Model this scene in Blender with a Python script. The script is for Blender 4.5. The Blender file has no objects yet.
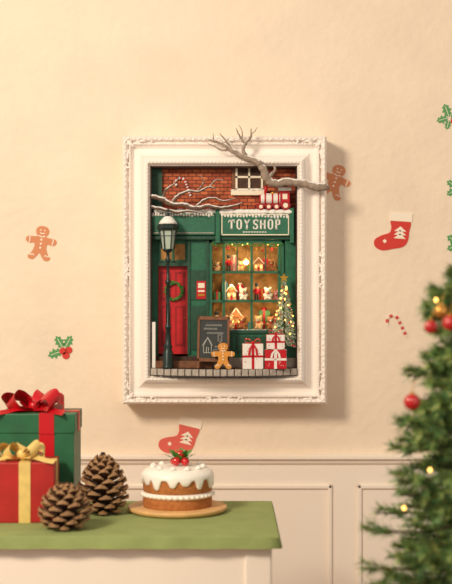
import bpy, bmesh, math, random
import numpy as np
from mathutils import Vector, Matrix
random.seed(7)
F=1300.0; D=2.6; CZ=1.12; TT=0.76
def P(px,py,y=0.0):
    d=y+D
    return Vector(((px-226)*d/F, y, CZ-(py-292)*d/F))
def lin(c):
    return c/12.92 if c<=0.04045 else ((c+0.055)/1.055)**2.4
def C(h):
    h=h.lstrip('#'); return tuple(lin(int(h[i:i+2],16)/255) for i in (0,2,4))+(1,)
def mat(name,col,rough=.6,metal=0,var=0,vs=40,bump=0,bs=100,em=0,emc=None,col2=None,snow=None,sss=0,coat=0):
    m=bpy.data.materials.new(name); m.use_nodes=True
    nt=m.node_tree; N=nt.nodes; L=nt.links; b=N['Principled BSDF']
    c=C(col) if isinstance(col,str) else col
    b.inputs['Roughness'].default_value=rough; b.inputs['Metallic'].default_value=metal
    b.inputs['Base Color'].default_value=c
    if coat: b.inputs['Coat Weight'].default_value=coat
    tc=N.new('ShaderNodeTexCoord')
    last=None
    if var or col2:
        n=N.new('ShaderNodeTexNoise'); n.inputs['Scale'].default_value=vs; n.inputs['Detail'].default_value=4
        L.new(tc.outputs['Object'],n.inputs['Vector'])
        r=N.new('ShaderNodeValToRGB'); r.color_ramp.elements[0].position=.3; r.color_ramp.elements[1].position=.7
        if col2:
            r.color_ramp.elements[0].color=c; r.color_ramp.elements[1].color=C(col2)
        else:
            r.color_ramp.elements[0].color=tuple(v*(1-var) for v in c[:3])+(1,)
            r.color_ramp.elements[1].color=tuple(min(1,v*(1+var)) for v in c[:3])+(1,)
        L.new(n.outputs['Fac'],r.inputs['Fac']); last=r.outputs['Color']
        L.new(last,b.inputs['Base Color'])
    if snow is not None:
        g=N.new('ShaderNodeNewGeometry'); s=N.new('ShaderNodeSeparateXYZ'); L.new(g.outputs['Normal'],s.inputs[0])
        n2=N.new('ShaderNodeTexNoise'); n2.inputs['Scale'].default_value=90; L.new(tc.outputs['Object'],n2.inputs['Vector'])
        a=N.new('ShaderNodeMath'); a.operation='ADD'; L.new(s.outputs['Z'],a.inputs[0]); L.new(n2.outputs['Fac'],a.inputs[1])
        mr=N.new('ShaderNodeMapRange'); mr.inputs['From Min'].default_value=snow; mr.inputs['From Max'].default_value=snow+.15
        L.new(a.outputs[0],mr.inputs['Value'])
        mx=N.new('ShaderNodeMix'); mx.data_type='RGBA'; L.new(mr.outputs[0],mx.inputs['Factor'])
        if last: L.new(last,mx.inputs['A'])
        else: mx.inputs['A'].default_value=c
        mx.inputs['B'].default_value=C('#f4efe8'); L.new(mx.outputs['Result'],b.inputs['Base Color'])
    if bump:
        n=N.new('ShaderNodeTexNoise'); n.inputs['Scale'].default_value=bs; n.inputs['Detail'].default_value=5
        L.new(tc.outputs['Object'],n.inputs['Vector'])
        bp=N.new('ShaderNodeBump'); bp.inputs['Strength'].default_value=bump; bp.inputs['Distance'].default_value=.002
        L.new(n.outputs['Fac'],bp.inputs['Height']); L.new(bp.outputs[0],b.inputs['Normal'])
    if em:
        b.inputs['Emission Color'].default_value=C(emc or col); b.inputs['Emission Strength'].default_value=em
    return m

class MB:
    def __init__(s,name): s.name=name; s.v=[]; s.f=[]; s.m=[]; s.s=[]; s.mats=[]
    def add(s,vs,fs,mt,sm=False):
        if mt not in s.mats: s.mats.append(mt)
        k=s.mats.index(mt); o=len(s.v)
        s.v+= [tuple(v) for v in vs]; s.f+=[tuple(i+o for i in f) for f in fs]
        s.m+=[k]*len(fs); s.s+=[sm]*len(fs)
    def box(s,x0,x1,y0,y1,z0,z1,mt,bev=0,M=None):
        x0,x1=sorted((x0,x1)); y0,y1=sorted((y0,y1)); z0,z1=sorted((z0,z1))
        if bev<=0:
            vs=[Vector((x,y,z)) for x in (x0,x1) for y in (y0,y1) for z in (z0,z1)]
            if M: vs=[M@v for v in vs]
            s.add(vs,[(0,1,3,2),(4,6,7,5),(0,4,5,1),(2,3,7,6),(0,2,6,4),(1,5,7,3)],mt); return
        bm=bmesh.new(); bmesh.ops.create_cube(bm,size=1)
        for v in bm.verts: v.co=Vector(((x0+x1)/2+v.co.x*(x1-x0),(y0+y1)/2+v.co.y*(y1-y0),(z0+z1)/2+v.co.z*(z1-z0)))
        bmesh.ops.bevel(bm,geom=bm.edges[:],offset=bev,segments=2,affect='EDGES',profile=.5)
        s.bm(bm,mt,False,M)
    def bm(s,bm,mt,sm=False,M=None):
        bm.verts.index_update()
        vs=[(M@v.co if M else v.co.copy()) for v in bm.verts]
        s.add(vs,[[v.index for v in f.verts] for f in bm.faces],mt,sm); bm.free()
    def tube(s,pts,rad,mt,n=8,caps=True,sm=True):
        pts=[Vector(p) for p in pts]; 
        if not hasattr(rad,'__len__'): rad=[rad]*len(pts)
        vs=[];fs=[]; up=None
        for i,p in enumerate(pts):
            t=(pts[min(i+1,len(pts)-1)]-pts[max(i-1,0)])
            if t.length<1e-9: t=Vector((0,0,1))
            t.normalize()
            if up is None:
                up=Vector((0,0,1)) if abs(t.z)<.9 else Vector((0,1,0))
            a=t.cross(up); 
            if a.length<1e-5: a=t.cross(Vector((1,0,0)))
            a.normalize(); b=t.cross(a).normalized(); up=(a.cross(t)).normalized()
            for k in range(n):
                th=2*math.pi*k/n
                vs.append(p+(a*math.cos(th)+b*math.sin(th))*rad[i])
        for i in range(len(pts)-1):
            for k in range(n):
                k2=(k+1)%n; fs.append((i*n+k,i*n+k2,(i+1)*n+k2,(i+1)*n+k))
        if caps: fs.append(tuple(range(n-1,-1,-1))); fs.append(tuple((len(pts)-1)*n+k for k in range(n)))
        s.add(vs,fs,mt,sm)
    def sph(s,c,r,mt,sc=(1,1,1),u=14,v=9,M=None):
        c=Vector(c); vs=[];fs=[]
        for j in range(v+1):
            ph=math.pi*j/v
            for i in range(u):
                th=2*math.pi*i/u
                q=Vector((math.sin(ph)*math.cos(th)*sc[0],math.sin(ph)*math.sin(th)*sc[1],math.cos(ph)*sc[2]))*r
                if M: q=M@q
                vs.append(c+q)
        for j in range(v):
            for i in range(u):
                i2=(i+1)%u; fs.append((j*u+i,(j+1)*u+i,(j+1)*u+i2,j*u+i2))
        s.add(vs,fs,mt,True)
    def lathe(s,prof,c,mt,n=32,sm=True,M=None):
        c=Vector(c); vs=[];fs=[]
        for r,z in prof:
            for k in range(n):
                th=2*math.pi*k/n; q=Vector((r*math.cos(th),r*math.sin(th),z))
                if M: q=M@q
                vs.append(c+q)
        for i in range(len(prof)-1):
            for k in range(n):
                k2=(k+1)%n; fs.append((i*n+k,i*n+k2,(i+1)*n+k2,(i+1)*n+k))
        if prof[0][0]>1e-6: fs.append(tuple(range(n-1,-1,-1)))
        if prof[-1][0]>1e-6: fs.append(tuple((len(prof)-1)*n+k for k in range(n)))
        s.add(vs,fs,mt,sm)
    def prism(s,poly,yf,yb,mt):
        n=len(poly); vs=[(x,yf,z) for x,z in poly]+[(x,yb,z) for x,z in poly]
        fs=[tuple(range(n)),tuple(range(2*n-1,n-1,-1))]+[(i,i+n,(i+1)%n+n,(i+1)%n) for i in range(n)]
        s.add(vs,fs,mt)
    def seg(s,p,q,w,yf,yb,mt):
        p=Vector(p);q=Vector(q);d=(q-p).normalized();n=Vector((-d.y,d.x))*w/2
        s.prism([tuple(p+n),tuple(q+n),tuple(q-n),tuple(p-n)],yf,yb,mt)
    def strip(s,pts,wd,half,mt):
        vs=[];fs=[]
        for i,p in enumerate(pts):
            w=wd[i] if isinstance(wd,list) else wd
            h=half[i] if hasattr(half,'__len__') else half
            vs+= [Vector(p)-w*h,Vector(p)+w*h]
        for i in range(len(pts)-1): fs.append((2*i,2*i+1,2*i+3,2*i+2))
        s.add(vs,fs,mt,True)
    def build(s,bevel=0):
        xs=np.array(s.v); c=Vector(((xs[:,0].min()+xs[:,0].max())/2,(xs[:,1].min()+xs[:,1].max())/2,xs[:,2].min()))
        me=bpy.data.meshes.new(s.name); me.from_pydata([tuple(v) for v in (xs-np.array(c))],[],s.f)
        for m in s.mats: me.materials.append(m)
        me.polygons.foreach_set('material_index',s.m); me.polygons.foreach_set('use_smooth',s.s); me.update()
        bm=bmesh.new(); bm.from_mesh(me); 
        if len(s.f)<60000: bmesh.ops.recalc_face_normals(bm,faces=bm.faces)
        bm.to_mesh(me); bm.free()
        o=bpy.data.objects.new(s.name,me); o.location=c; bpy.context.scene.collection.objects.link(o)
        if bevel:
            b=o.modifiers.new('bevel','BEVEL'); b.width=bevel; b.segments=2; b.limit_method='ANGLE'
        return o
def smoothc(pts,closed=False,k=6):
    pts=[Vector(p) for p in pts]; n=len(pts); out=[]
    rng=n if closed else n-1
    for i in range(rng):
        if closed: p0,p1,p2,p3=pts[(i-1)%n],pts[i],pts[(i+1)%n],pts[(i+2)%n]
        else: p0,p1,p2,p3=pts[max(i-1,0)],pts[i],pts[i+1],pts[min(i+2,n-1)]
        for j in range(k):
            t=j/k
            out.append(.5*((2*p1)+(p2-p0)*t+(2*p0-5*p1+4*p2-p3)*t*t+(3*p1-p0-3*p2+p3)*t**3))
    if not closed: out.append(pts[-1])
    return out
def interp(vals,k): 
    out=[]
    for i in range(len(vals)-1):
        for j in range(k): out.append(vals[i]+(vals[i+1]-vals[i])*j/k)
    return out+[vals[-1]]

# ---------------- materials ----------------
M_frame=mat('cream_plaster','#fbf1e8',.5,bump=.15,bs=250)
M_green=mat('shop_green','#1f6648',.45,var=.2,vs=120,bump=.2,bs=200)
M_dgreen=mat('dark_green','#174934',.5,var=.25,vs=120)
M_signg=mat('sign_green','#24674c',.5,var=.15,vs=90)
M_red=mat('door_red','#cc1a20',.4,var=.15,vs=80)
M_dred=mat('deep_red','#a0141a',.4)
M_white=mat('snow_white','#f6f1ea',.8,bump=.4,bs=300)
M_chalk=mat('chalk','#efebe0',.9)
M_black=mat('iron','#22322f',.35,metal=.3,snow=1.4)
M_glasslamp=mat('lantern_glass','#b4c2b3',.15)
M_wood=mat('brown_wood','#7b4d2e',.6,var=.3,vs=150)
M_dwood=mat('dark_wood','#462c1e',.7,var=.35,vs=150)
M_slate=mat('slate','#3b3f3f',.8,var=.15)
M_stone=mat('stone','#b3a89d',.8,var=.2,vs=200,bump=.4,bs=300)
M_ginger=mat('ginger_biscuit','#dc943f',.7,var=.12,vs=200)
M_gold=mat('gold','#dba640',.3,metal=.8)
M_warmwall=mat('warm_interior','#a97a43',.8,var=.45,vs=70)
M_bulb=mat('bulb','#fff0b0',.3,em=14,emc='#ffdf8a')
M_fairy=mat('fairy_bulb','#ffe0a0',.3,em=4,emc='#ffc25a')
M_bear=mat('bear_brown','#a9683a',.9,var=.3,vs=300)
M_tan=mat('plush_tan','#e0b57f',.9,var=.2,vs=300)
M_cream=mat('cream','#f6e8d0',.7)
M_paper=mat('paper_white','#f3ebe2',.6,var=.05)
M_ribred=mat('ribbon_red','#c5121f',.35)
def brickmat():
    m=bpy.data.materials.new('brick'); m.use_nodes=True; N=m.node_tree.nodes; L=m.node_tree.links; b=N['Principled BSDF']
    tc=N.new('ShaderNodeTexCoord'); s=N.new('ShaderNodeSeparateXYZ'); c=N.new('ShaderNodeCombineXYZ')
    L.new(tc.outputs['Object'],s.inputs[0]); L.new(s.outputs['X'],c.inputs['X']); L.new(s.outputs['Z'],c.inputs['Y'])
    br=N.new('ShaderNodeTexBrick'); L.new(c.outputs[0],br.inputs['Vector'])
    br.inputs['Scale'].default_value=1; br.inputs['Brick Width'].default_value=.0155; br.inputs['Row Height'].default_value=.0072
    br.inputs['Mortar Size'].default_value=.0009; br.inputs['Mortar Smooth'].default_value=.2; br.inputs['Bias'].default_value=0
    br.inputs['Color1'].default_value=C('#d57246'); br.inputs['Color2'].default_value=C('#a3452b'); br.inputs['Mortar'].default_value=C('#663b2d')
    L.new(br.outputs['Color'],b.inputs['Base Color']); b.inputs['Roughness'].default_value=.85
    bp=N.new('ShaderNodeBump'); bp.inputs['Strength'].default_value=.6; bp.inputs['Distance'].default_value=.001; bp.invert=True
    L.new(br.outputs['Fac'],bp.inputs['Height']); L.new(bp.outputs[0],b.inputs['Normal'])
    return m
M_brick=brickmat()

# ---------------- room ----------------
M_wall=mat('wall_plaster','#f1dec7',.85,var=.04,vs=9,bump=1.0,bs=55)
M_wains=mat('wainscot_paint','#f8ebdc',.5)
M_floor=mat('floor_wood','#8a5f3c',.5,var=.2,vs=6)
w=MB('wall_back'); w.box(-1.6,1.6,0,.1,0,2.5,M_wall); w.build()
w=MB('floor'); w.box(-1.6,1.6,-3.2,0,-.05,0,M_floor); w.build()
zr=P(0,453.5).z
w=MB('trim_1')
prof=[(0,zr),(-.010,zr-.001),(-.018,zr-.004),(-.018,zr-.009),(-.011,zr-.012),(-.009,zr-.018),(-.005,zr-.022),(0,zr-.024)]
n=len(prof); w.add([(x,y,z) for x in (-1.6,1.6) for y,z in prof],[tuple(range(n)),tuple(range(2*n-1,n-1,-1))]+[(i,i+1,i+1+n,i+n) for i in range(n-1)]+[(n-1,0,n,2*n-1)],M_wains); w.build()
w=MB('trim_2')
w.box(-1.6,1.6,-.004,0,.12,zr-.022,M_wains)
zt=P(0,484).z
xg=P(350,0).x
for k in range(-3,3):
    xa=xg+k*.56+.014; xb=xa+.56-.05
    if xa>1.6: break
    for (a,b,c,d) in ((xa,xb,zt-.009,zt),(xa,xb,.2,.209),(xa,xa+.009,.2,zt),(xb-.009,xb,.2,zt)):
        w.box(a,b,-.009,-.003,c,d,M_wains,bev=.0025)
w.build()
w=MB('baseboard_back'); w.box(-1.6,1.6,-.016,0,0,.12,M_wains,bev=.003); w.build()

# ---------------- picture frame ----------------
fr=MB('picture_frame')
o0=P(122,135.5,-.07); o1=P(327,404.5,-.07)
i0=P(150,165.5,-.085); i1=P(297.5,376,-.085)
ox0,ox1,oz1,oz0=o0.x,o1.x,o0.z,o1.z
ix0,ix1,iz1,iz0=i0.x,i1.x,i0.z,i1.z
prof=[(0,-.001),(0,-.060),(.03,-.070),(.09,-.077),(.16,-.074),(.22,-.066),(.25,-.066),(.26,-.072),(.30,-.073),(.33,-.068),(.42,-.062),(.55,-.062),(.66,-.068),(.73,-.078),(.77,-.080),(.79,-.086),(.87,-.090),(.94,-.088),(.96,-.082),(1,-.080),(1,-.003)]
vs=[];fs=[]
for t,y in prof:
    xa=ox0+(ix0-ox0)*t; xb=ox1+(ix1-ox1)*t; za=oz0+(iz0-oz0)*t; zb=oz1+(iz1-oz1)*t
    vs+=[(xa,y,za),(xb,y,za),(xb,y,zb),(xa,y,zb)]
for i in range(len(prof)-1):
    for k in range(4):
        k2=(k+1)%4; fs.append((i*4+k,i*4+k2,(i+1)*4+k2,(i+1)*4+k))
fr.add(vs,fs,M_frame)
def along(t):
    xa=ox0+(ix0-ox0)*t; xb=ox1+(ix1-ox1)*t; za=oz0+(iz0-oz0)*t; zb=oz1+(iz1-oz1)*t
    return [((xa,za),(xb,za)),((xb,za),(xb,zb)),((xb,zb),(xa,zb)),((xa,zb),(xa,za))]
for (a,b) in along(.12):
    a=Vector(a);b=Vector(b); Ln=(b-a).length; n=int(Ln/.0105); d=(b-a)/Ln; ang=math.atan2(d.y,d.x)
    for i in range(n):
        p=a+d*Ln*(i+.5)/n; s=1 if i%2 else -1
        R=Matrix.Rotation(-(ang+s*.6),3,'Y')
        fr.sph((p.x,-.0745,p.y),.0056,M_frame,(1,.55,.4),8,5,R)
for (a,b) in along(.28):
    a=Vector(a);b=Vector(b); Ln=(b-a).length; n=int(Ln/.0055); d=(b-a)/Ln
    for i in range(n):
        p=a+d*Ln*(i+.5)/n; fr.sph((p.x,-.0735,p.y),.0019,M_frame,(1,1,1),6,4)
for (a,b) in along(.9):
    a=Vector(a);b=Vector(b); Ln=(b-a).length; n=int(Ln/.007); d=(b-a)/Ln; ang=math.atan2(d.y,d.x)
    for i in range(n):
        p=a+d*Ln*(i+.5)/n; fr.sph((p.x,-.089,p.y),.0034,M_frame,(1,.5,.5),8,4,Matrix.Rotation(-(ang+.7),3,'Y'))
def scroll(cx,cz,ang,size,mir=1):
    pts=[];rad=[]
    for i in range(26):
        t=i/25; th=t*4.6; r=size*(1-t*.78)
        x=r*math.cos(th)*mir; z=r*math.sin(th)
        ca,sa=math.cos(ang),math.sin(ang)
        pts.append((cx+x*ca-z*sa,-.071-.004*t,cz+x*sa+z*ca)); rad.append(.001+.0016*math.sin(math.pi*min(1,t*1.1)))
    fr.tube(pts,rad,M_frame,6)
def leaf(cx,cz,ang,l,wd=.35):
    for k,(da,ll) in enumerate(((-.45,.65),(0,1),(.45,.65))):
        a=ang+da; R=Matrix.Rotation(-a,3,'Y')
        fr.sph((cx+math.cos(a)*l*ll*.5,-.071,cz+math.sin(a)*l*ll*.5),l*ll*.5,M_frame,(1,.35,wd),10,6,R)
for cx,cz,sx,sz in ((ox0,oz1,1,-1),(ox1,oz1,-1,-1),(ox0,oz0,1,1),(ox1,oz0,-1,1)):
    bx,bz=cx+sx*.014,cz+sz*.014
    leaf(bx-sx*.008,bz-sz*.008,math.atan2(sz,sx),.024)
    leaf(bx+sx*.012,bz-sz*.003,0 if sx>0 else math.pi,.022,.25); leaf(bx-sx*.003,bz+sz*.012,math.atan2(sz,0),.022,.25)
    scroll(bx+sx*.046,bz-sz*.003,0 if sx>0 else math.pi,.006,1); scroll(bx-sx*.003,bz+sz*.046,math.pi/2*sz,.006,-1)
mx=(ox0+ox1)/2; mz=(oz0+oz1)/2
for (cx,cz,a) in ((mx,oz1-.009,0),(mx,oz0+.009,0),(ox0+.009,mz,math.pi/2),(ox1-.009,mz,math.pi/2)):
    leaf(cx,cz,a,.028,.22); leaf(cx,cz,a+math.pi,.028,.22)
    fr.sph((cx,-.074,cz),.0045,M_frame,(1,.7,1))
    for s in (1,-1): scroll(cx+math.cos(a)*s*.03,cz+math.sin(a)*s*.03,a,.006,s)
fr.build()
LX0,LX1,LZ1,LZ0=ix0+.0005,ix1-.0005,iz1-.0005,iz0+.0005

# ---------------- shop facade ----------------
fa=MB('toy_shop_facade')
zf=CZ-(369-292)*(D-.11)/F
fa.box(LX0,LX0+.0018,-.078,-.004,zf,LZ1,M_dwood); fa.box(LX1-.0018,LX1,-.078,-.004,zf,LZ1,M_dwood)
fa.box(LX0,LX1,-.078,-.004,LZ1-.0018,LZ1,M_dwood); fa.box(LX0,LX1,-.008,-.004,zf,LZ1,M_dwood)
CX0,CX1=LX0+.0018,LX1-.0018
cur=fa
def fb(a,b,c,d,yf,yb,mt,bev=0):
    p=P(a,c,yf);q=P(b,d,yf)
    x0=max(CX0,p.x);x1=min(CX1,q.x);z1=min(LZ1-.0018,p.z);z0=max(zf,q.z)
    if x1-x0>1e-4 and z1-z0>1e-4: cur.box(x0,x1,yf,yb,z0,z1,mt,bev)
fb(148,300,160,216,-.045,-.009,M_brick)
fb(232,266,160,194,-.049,-.044,M_wood)
fb(235.5,262.5,160,190,-.0495,-.048,M_dwood)
for a in (235.5,248.2,261): fb(a,a+2,160,190,-.052,-.049,M_cream)
for c in (176,188.5): fb(235.5,263,c,c+2,-.052,-.049,M_cream)
fb(231,267,191,195,-.056,-.045,M_cream)
fb(150,162,160,212,-.052,-.045,M_dgreen)
for i in range(16): fb(164+i*8.4,171.6+i*8.4,203.5,209,-.0485,-.044,M_brick,.0004)
fb(148,158,212,374,-.05,-.02,M_green); fb(188,209,236,374,-.05,-.02,M_green)
fb(158,188,236,264,-.046,-.02,M_green); fb(161,185,244,260,-.0465,-.045,M_warmwall)
fb(172,174,243,261,-.049,-.046,M_green); fb(158,188,262,266,-.052,-.045,M_dgreen)
fb(190,206,270,300,-.052,-.049,M_dgreen,.0004); fb(190,206,306,350,-.052,-.049,M_dgreen,.0004)
fb(187.5,190,240,354,-.054,-.049,M_dgreen); fb(206,209.5,240,354,-.056,-.049,M_dgreen)
fb(158,188,264,374,-.012,-.009,M_dwood)
fb(158.5,188,266,354,-.036,-.024,M_red)
for (a,b,c,d) in ((161,171,272,300),(175,185,272,300),(161,171,306,346),(175,185,306,346)):
    fb(a,b,c,d,-.0375,-.035,M_dred,.0005); 
    fb(a+2,b-2,c+2,d-2,-.0385,-.037,M_red,.0005)
p=P(184.5,318,-.040); fa.sph(p,.0016,M_gold)
M_wreath=mat('wreath_green','#3d8a3f',.8,var=.4,vs=400)
wc=P(174,291,-.042)
for i in range(90):
    th=i*2*math.pi/90+random.random()*.1; r=.0165+random.uniform(-.0025,.0025)
    fa.sph(wc+Vector((r*math.cos(th),random.uniform(-.001,.001),r*math.sin(th))),.0028,M_wreath,(1,.8,.6),6,4)
for i in range(10):
    th=i*2*math.pi/10+.2; fa.sph(wc+Vector((.017*math.cos(th),-.003,.017*math.sin(th))),.0014,random.choice([M_ribred,M_gold]),(1,1,1),6,4)
fb(196.5,206,281,299,-.0535,-.051,M_ribred,.0003); fb(198,204.5,283,288,-.0545,-.053,M_cream); fb(198,204.5,290,292,-.0545,-.053,M_cream); fb(198,204.5,294,296,-.0545,-.053,M_gold)
YW=-.056
fb(209,285,332,374,YW,-.009,M_green)
for a,b in ((212,233),(236,257),(260,281)): fb(a,b,336,352,YW-.002,YW+.001,M_dgreen,.0005)
fb(208,286,330,333.5,YW-.005,-.045,M_dgreen,.0004)
fb(284,300,236,374,YW,-.009,M_green)
fb(209,285,236,243,YW,-.009,M_green)
fb(211,283,243,331,-.011,-.0085,M_warmwall)
fb(209,212,240,331,YW,-.011,M_green)
fb(281.5,285,240,331,YW,-.011,M_green)
for a in (222.5,250.3,278): fb(a,a+2.6,241,331,YW-.001,YW+.005,M_green,.0004)
for c in (271,300): fb(211,283,c,c+2.4,YW-.001,YW+.004,M_green,.0004); fb(212,282,c+.5,c+2.2,-.05,-.011,M_wood)
for a in (236.5,265): fb(a,a+1.2,242,271,YW,YW+.003,M_green)
fb(150,300,236,239.5,-.064,-.045,M_dgreen,.0005)
fb(150,300,212,236.5,-.052,-.044,M_dgreen)
fb(220.5,290,213.5,236,-.071,-.05,M_signg,.0008)
for (a,b,c,d) in ((221.5,289,214.2,215.2),(221.5,289,234.2,235.2),(221.5,222.4,214.2,235),(288.1,289,214.2,235)): fb(a,b,c,d,-.0722,-.0705,M_cream)
fb(152,215,213,235,-.066,-.05,M_signg,.0008)
for (a,b,c,d) in ((153,214,215,215.8),(153,214,232.5,233.3)): fb(a,b,c,d,-.0672,-.0655,M_stone)
fb(215.5,220,208,243,-.072,-.05,M_green,.0006); fb(290,294,208,243,-.072,-.05,M_green,.0006)
GL={'T':(.72,[((.36,0),(.36,.92),.2),((.0,.86),(.72,.92),.16),((.04,.92),(.02,.66),.09),((.68,.92),(.70,.66),.09),((.22,.03),(.5,.03),.1)]),
'O':(.7,[((.12,.2),(.12,.8),.2),((.58,.2),(.58,.8),.2),((.08,.82),(.36,1.0),.15),((.34,1.0),(.62,.82),.15),((.08,.18),(.36,.0),.15),((.34,.0),(.62,.18),.15)]),
'Y':(.72,[((.1,1),(.36,.5),.2),((.62,1),(.36,.5),.14),((.36,.55),(.36,0),.2),((.0,.96),(.22,.96),.09),((.5,.96),(.74,.96),.09),((.22,.03),(.5,.03),.1)]),
'S':(.62,[((.56,.72),(.58,.94),.1),((.58,.92),(.2,.95),.13),((.12,.92),(.12,.6),.19),((.1,.62),(.52,.4),.2),((.5,.42),(.5,.1),.19),((.5,.05),(.04,.08),.13),((.04,.06),(.05,.3),.1)]),
'H':(.72,[((.12,0),(.12,1),.2),((.58,0),(.58,1),.2),((.12,.5),(.58,.55),.14),((.0,.96),(.26,.96),.09),((.46,.96),(.72,.96),.09),((.0,.03),(.26,.03),.09),((.46,.03),(.72,.03),.09)]),
'P':(.66,[((.14,0),(.14,1),.2),((.14,.93),(.5,.93),.13),((.52,.95),(.52,.5),.19),((.14,.48),(.5,.48),.13),((.0,.03),(.3,.03),.1)])}
def word(txt,px,py,h,pitch,yf):
    base=P(px,py,yf); hh=h*(D+yf)/F; x=base.x
    for ch in txt:
        wd,st=GL[ch]
        for a,b,ww in st: fa.seg((x+a[0]*hh*.86,base.z+a[1]*hh),(x+b[0]*hh*.86,base.z+b[1]*hh),ww*hh*.88,yf-.0012,yf+.0008,M_chalk)
        x+=(wd*.86*h+pitch)*(D+yf)/F
word('TOY',228.5,229.2,9.8,1.7,-.0712); word('SHOP',253,229.2,9.8,1.6,-.0712)
x=243
for i in range(9): fb(x,x+1.7,231.4,232.6,-.0718,-.0705,M_chalk); x+=2.7
def snow(a,b,py,yf,r,n,zz=.6):
    for i in range(n):
        p=P(a+(b-a)*(i+random.random())/n,py,yf); q=r*random.uniform(.7,1.3)
        if p.x-q*1.6<CX0 or p.x+q*1.6>CX1: continue
        fa.sph(p,q,M_white,(1.6,1.2,zz),8,5)
snow(153,216,211.5,-.062,.0052,36,.85); snow(221,292,212.0,-.066,.0054,44,.85); snow(232,266,190.3,-.053,.003,22)
snow(207,286,330,-.058,.0016,44)
for i in range(22):
    p=P(222+i*3.1,214.8+random.uniform(0,2.2),-.0715)
    fa.sph(p,.0023,M_white,(1,.5,random.uniform(.7,1.8)),6,5)
    p=P(153+i*2.8,213.8+random.uniform(0,2.),-.0665)
    fa.sph(p,.0023,M_white,(1,.5,random.uniform(.7,1.8)),6,5)
for i in range(70):
    u=i/69; p=P(212+70*u,243.5+2.2*abs(math.sin(u*math.pi*4)),-.059)
    fa.sph(p,.0021,M_wreath,(1.2,.8,.8),6,4)
    if i%5==0: fa.sph(p+Vector((0,-.002,0)),.0011,random.choice([M_ribred,M_fairy]),(1,1,1),6,4)
fb(150,206,356.5,374,-.062,-.0505,M_dwood,.0005); fb(150,212,361,374,-.076,-.0505,M_wood,.0005)
fb(212,300,358,374,-.066,-.0565,M_stone,.0005)
fb(152,155.5,322,374,-.077,-.066,M_white,.001)
fa.build()
sw=MB('stone_sidewalk')
def arc(t):
    x=CX0+(CX1-CX0)*t; return x,-.082-.040*math.sin(math.pi*t)**.8
pl=[arc(i/24) for i in range(25)]
vs=[(x,y+.004,z) for z in (zf-.011,zf-.0005) for x,y in pl]+[(x,-.0085,z) for z in (zf-.011,zf-.0005) for x,y in (pl[0],pl[-1])]
n=25
fs=[tuple(range(n))+(51,50), tuple(n+i for i in range(n))+(53,52)]+[(i,i+1,n+i+1,n+i) for i in range(n-1)]+[(0,50,52,n),(n-1,2*n-1,53,51),(50,51,53,52)]
sw.add(vs,fs,M_dwood)
for i in range(21):
    x0,y0=arc(i/21+.002);x1,y1=arc((i+1)/21-.002)
    c=Vector(((x0+x1)/2,(y0+y1)/2,zf-.0068)); L=math.hypot(x1-x0,y1-y0); a=math.atan2(y1-y0,x1-x0)
    Mx=Matrix.Translation(c)@Matrix.Rotation(a,4,'Z')
    sw.box(-L/2+.0003,L/2-.0003,-.004,.006,-.0062,.0064,M_stone,.001,Mx)
sw.build()

hl=MB('pendant_lamp'); p=P(246,262,-.046)
hl.tube([p+Vector((0,0,.026)),p+Vector((0,0,.006))],.0005,M_dwood,6)
hl.lathe([(.001,.007),(.003,.006),(.006,.002)],p,M_gold,16); hl.sph(p,.0055,M_bulb); hl.build()
for i,(a,b,e,yy) in enumerate(((246,259,.075,-.05),(232,284,.036,-.05),(265,284,.036,-.05),(238,310,.036,-.05),(268,310,.036,-.05),(230,250,.028,-.05),(272,250,.028,-.05))):
    l=bpy.data.lights.new('shop_window_glow','POINT'); l.energy=e; l.color=(1,.72,.35); l.shadow_soft_size=.004
    o=bpy.data.objects.new('shop_window_glow',l); o.location=P(a,b,yy); bpy.context.scene.collection.objects.link(o)

ty=MB('shelf_toys')
def bear(px,py,s,y,m1,m2):
    c=P(px,py,y); s*=1.3
    ty.sph(c+Vector((0,0,s*.9)),s*.9,m1,(1,.8,1.05),10,7)
    ty.sph(c+Vector((0,-.1*s,s*2.2)),s*.8,m1,(1,.9,.9),10,7)
    for k in (-1,1):
        ty.sph(c+Vector((k*s*.6,0,s*2.85)),s*.32,m1,(1,.7,1),6,5)
        ty.sph(c+Vector((k*s*.9,-.3*s,s*1.2)),s*.35,m1,(.8,1,1.3),6,5)
        ty.sph(c+Vector((k*s*.55,-.7*s,s*.35)),s*.4,m1,(1,1.2,.9),6,5)
        ty.sph(c+Vector((k*s*.27,-.78*s,s*2.38)),s*.11,M_slate,(1,1,1),6,4)
    ty.sph(c+Vector((0,-.75*s,s*2.05)),s*.32,m2,(1,.7,.8),6,5)
    ty.sph(c+Vector((0,-1.0*s,s*2.12)),s*.1,M_slate,(1,1,1),6,4)
    ty.sph(c+Vector((0,-.7*s,s*1.55)),s*.28,M_ribred,(1.7,.5,.6),6,4)
def house(px,py,w,h,y,m):
    c=P(px,py,y); ty.box(c.x-w/2,c.x+w/2,y-.005,y+.005,c.z,c.z+h*.6,m)
    ty.prism([(c.x-w*.62,c.z+h*.55),(c.x,c.z+h),(c.x+w*.62,c.z+h*.55)],y-.006,y+.006,M_bear)
    ty.seg((c.x-w*.66,c.z+h*.54),(c.x,c.z+h*1.02),h*.05,y-.007,y+.006,M_cream)
    ty.seg((c.x+w*.66,c.z+h*.54),(c.x,c.z+h*1.02),h*.05,y-.007,y+.006,M_cream)
    ty.box(c.x-w*.12,c.x+w*.12,y-.006,y-.005,c.z,c.z+h*.3,M_ribred)
    for k in (-1,1): ty.box(c.x+k*w*.3-w*.08,c.x+k*w*.3+w*.08,y-.006,y-.005,c.z+h*.25,c.z+h*.42,M_fairy)
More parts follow.
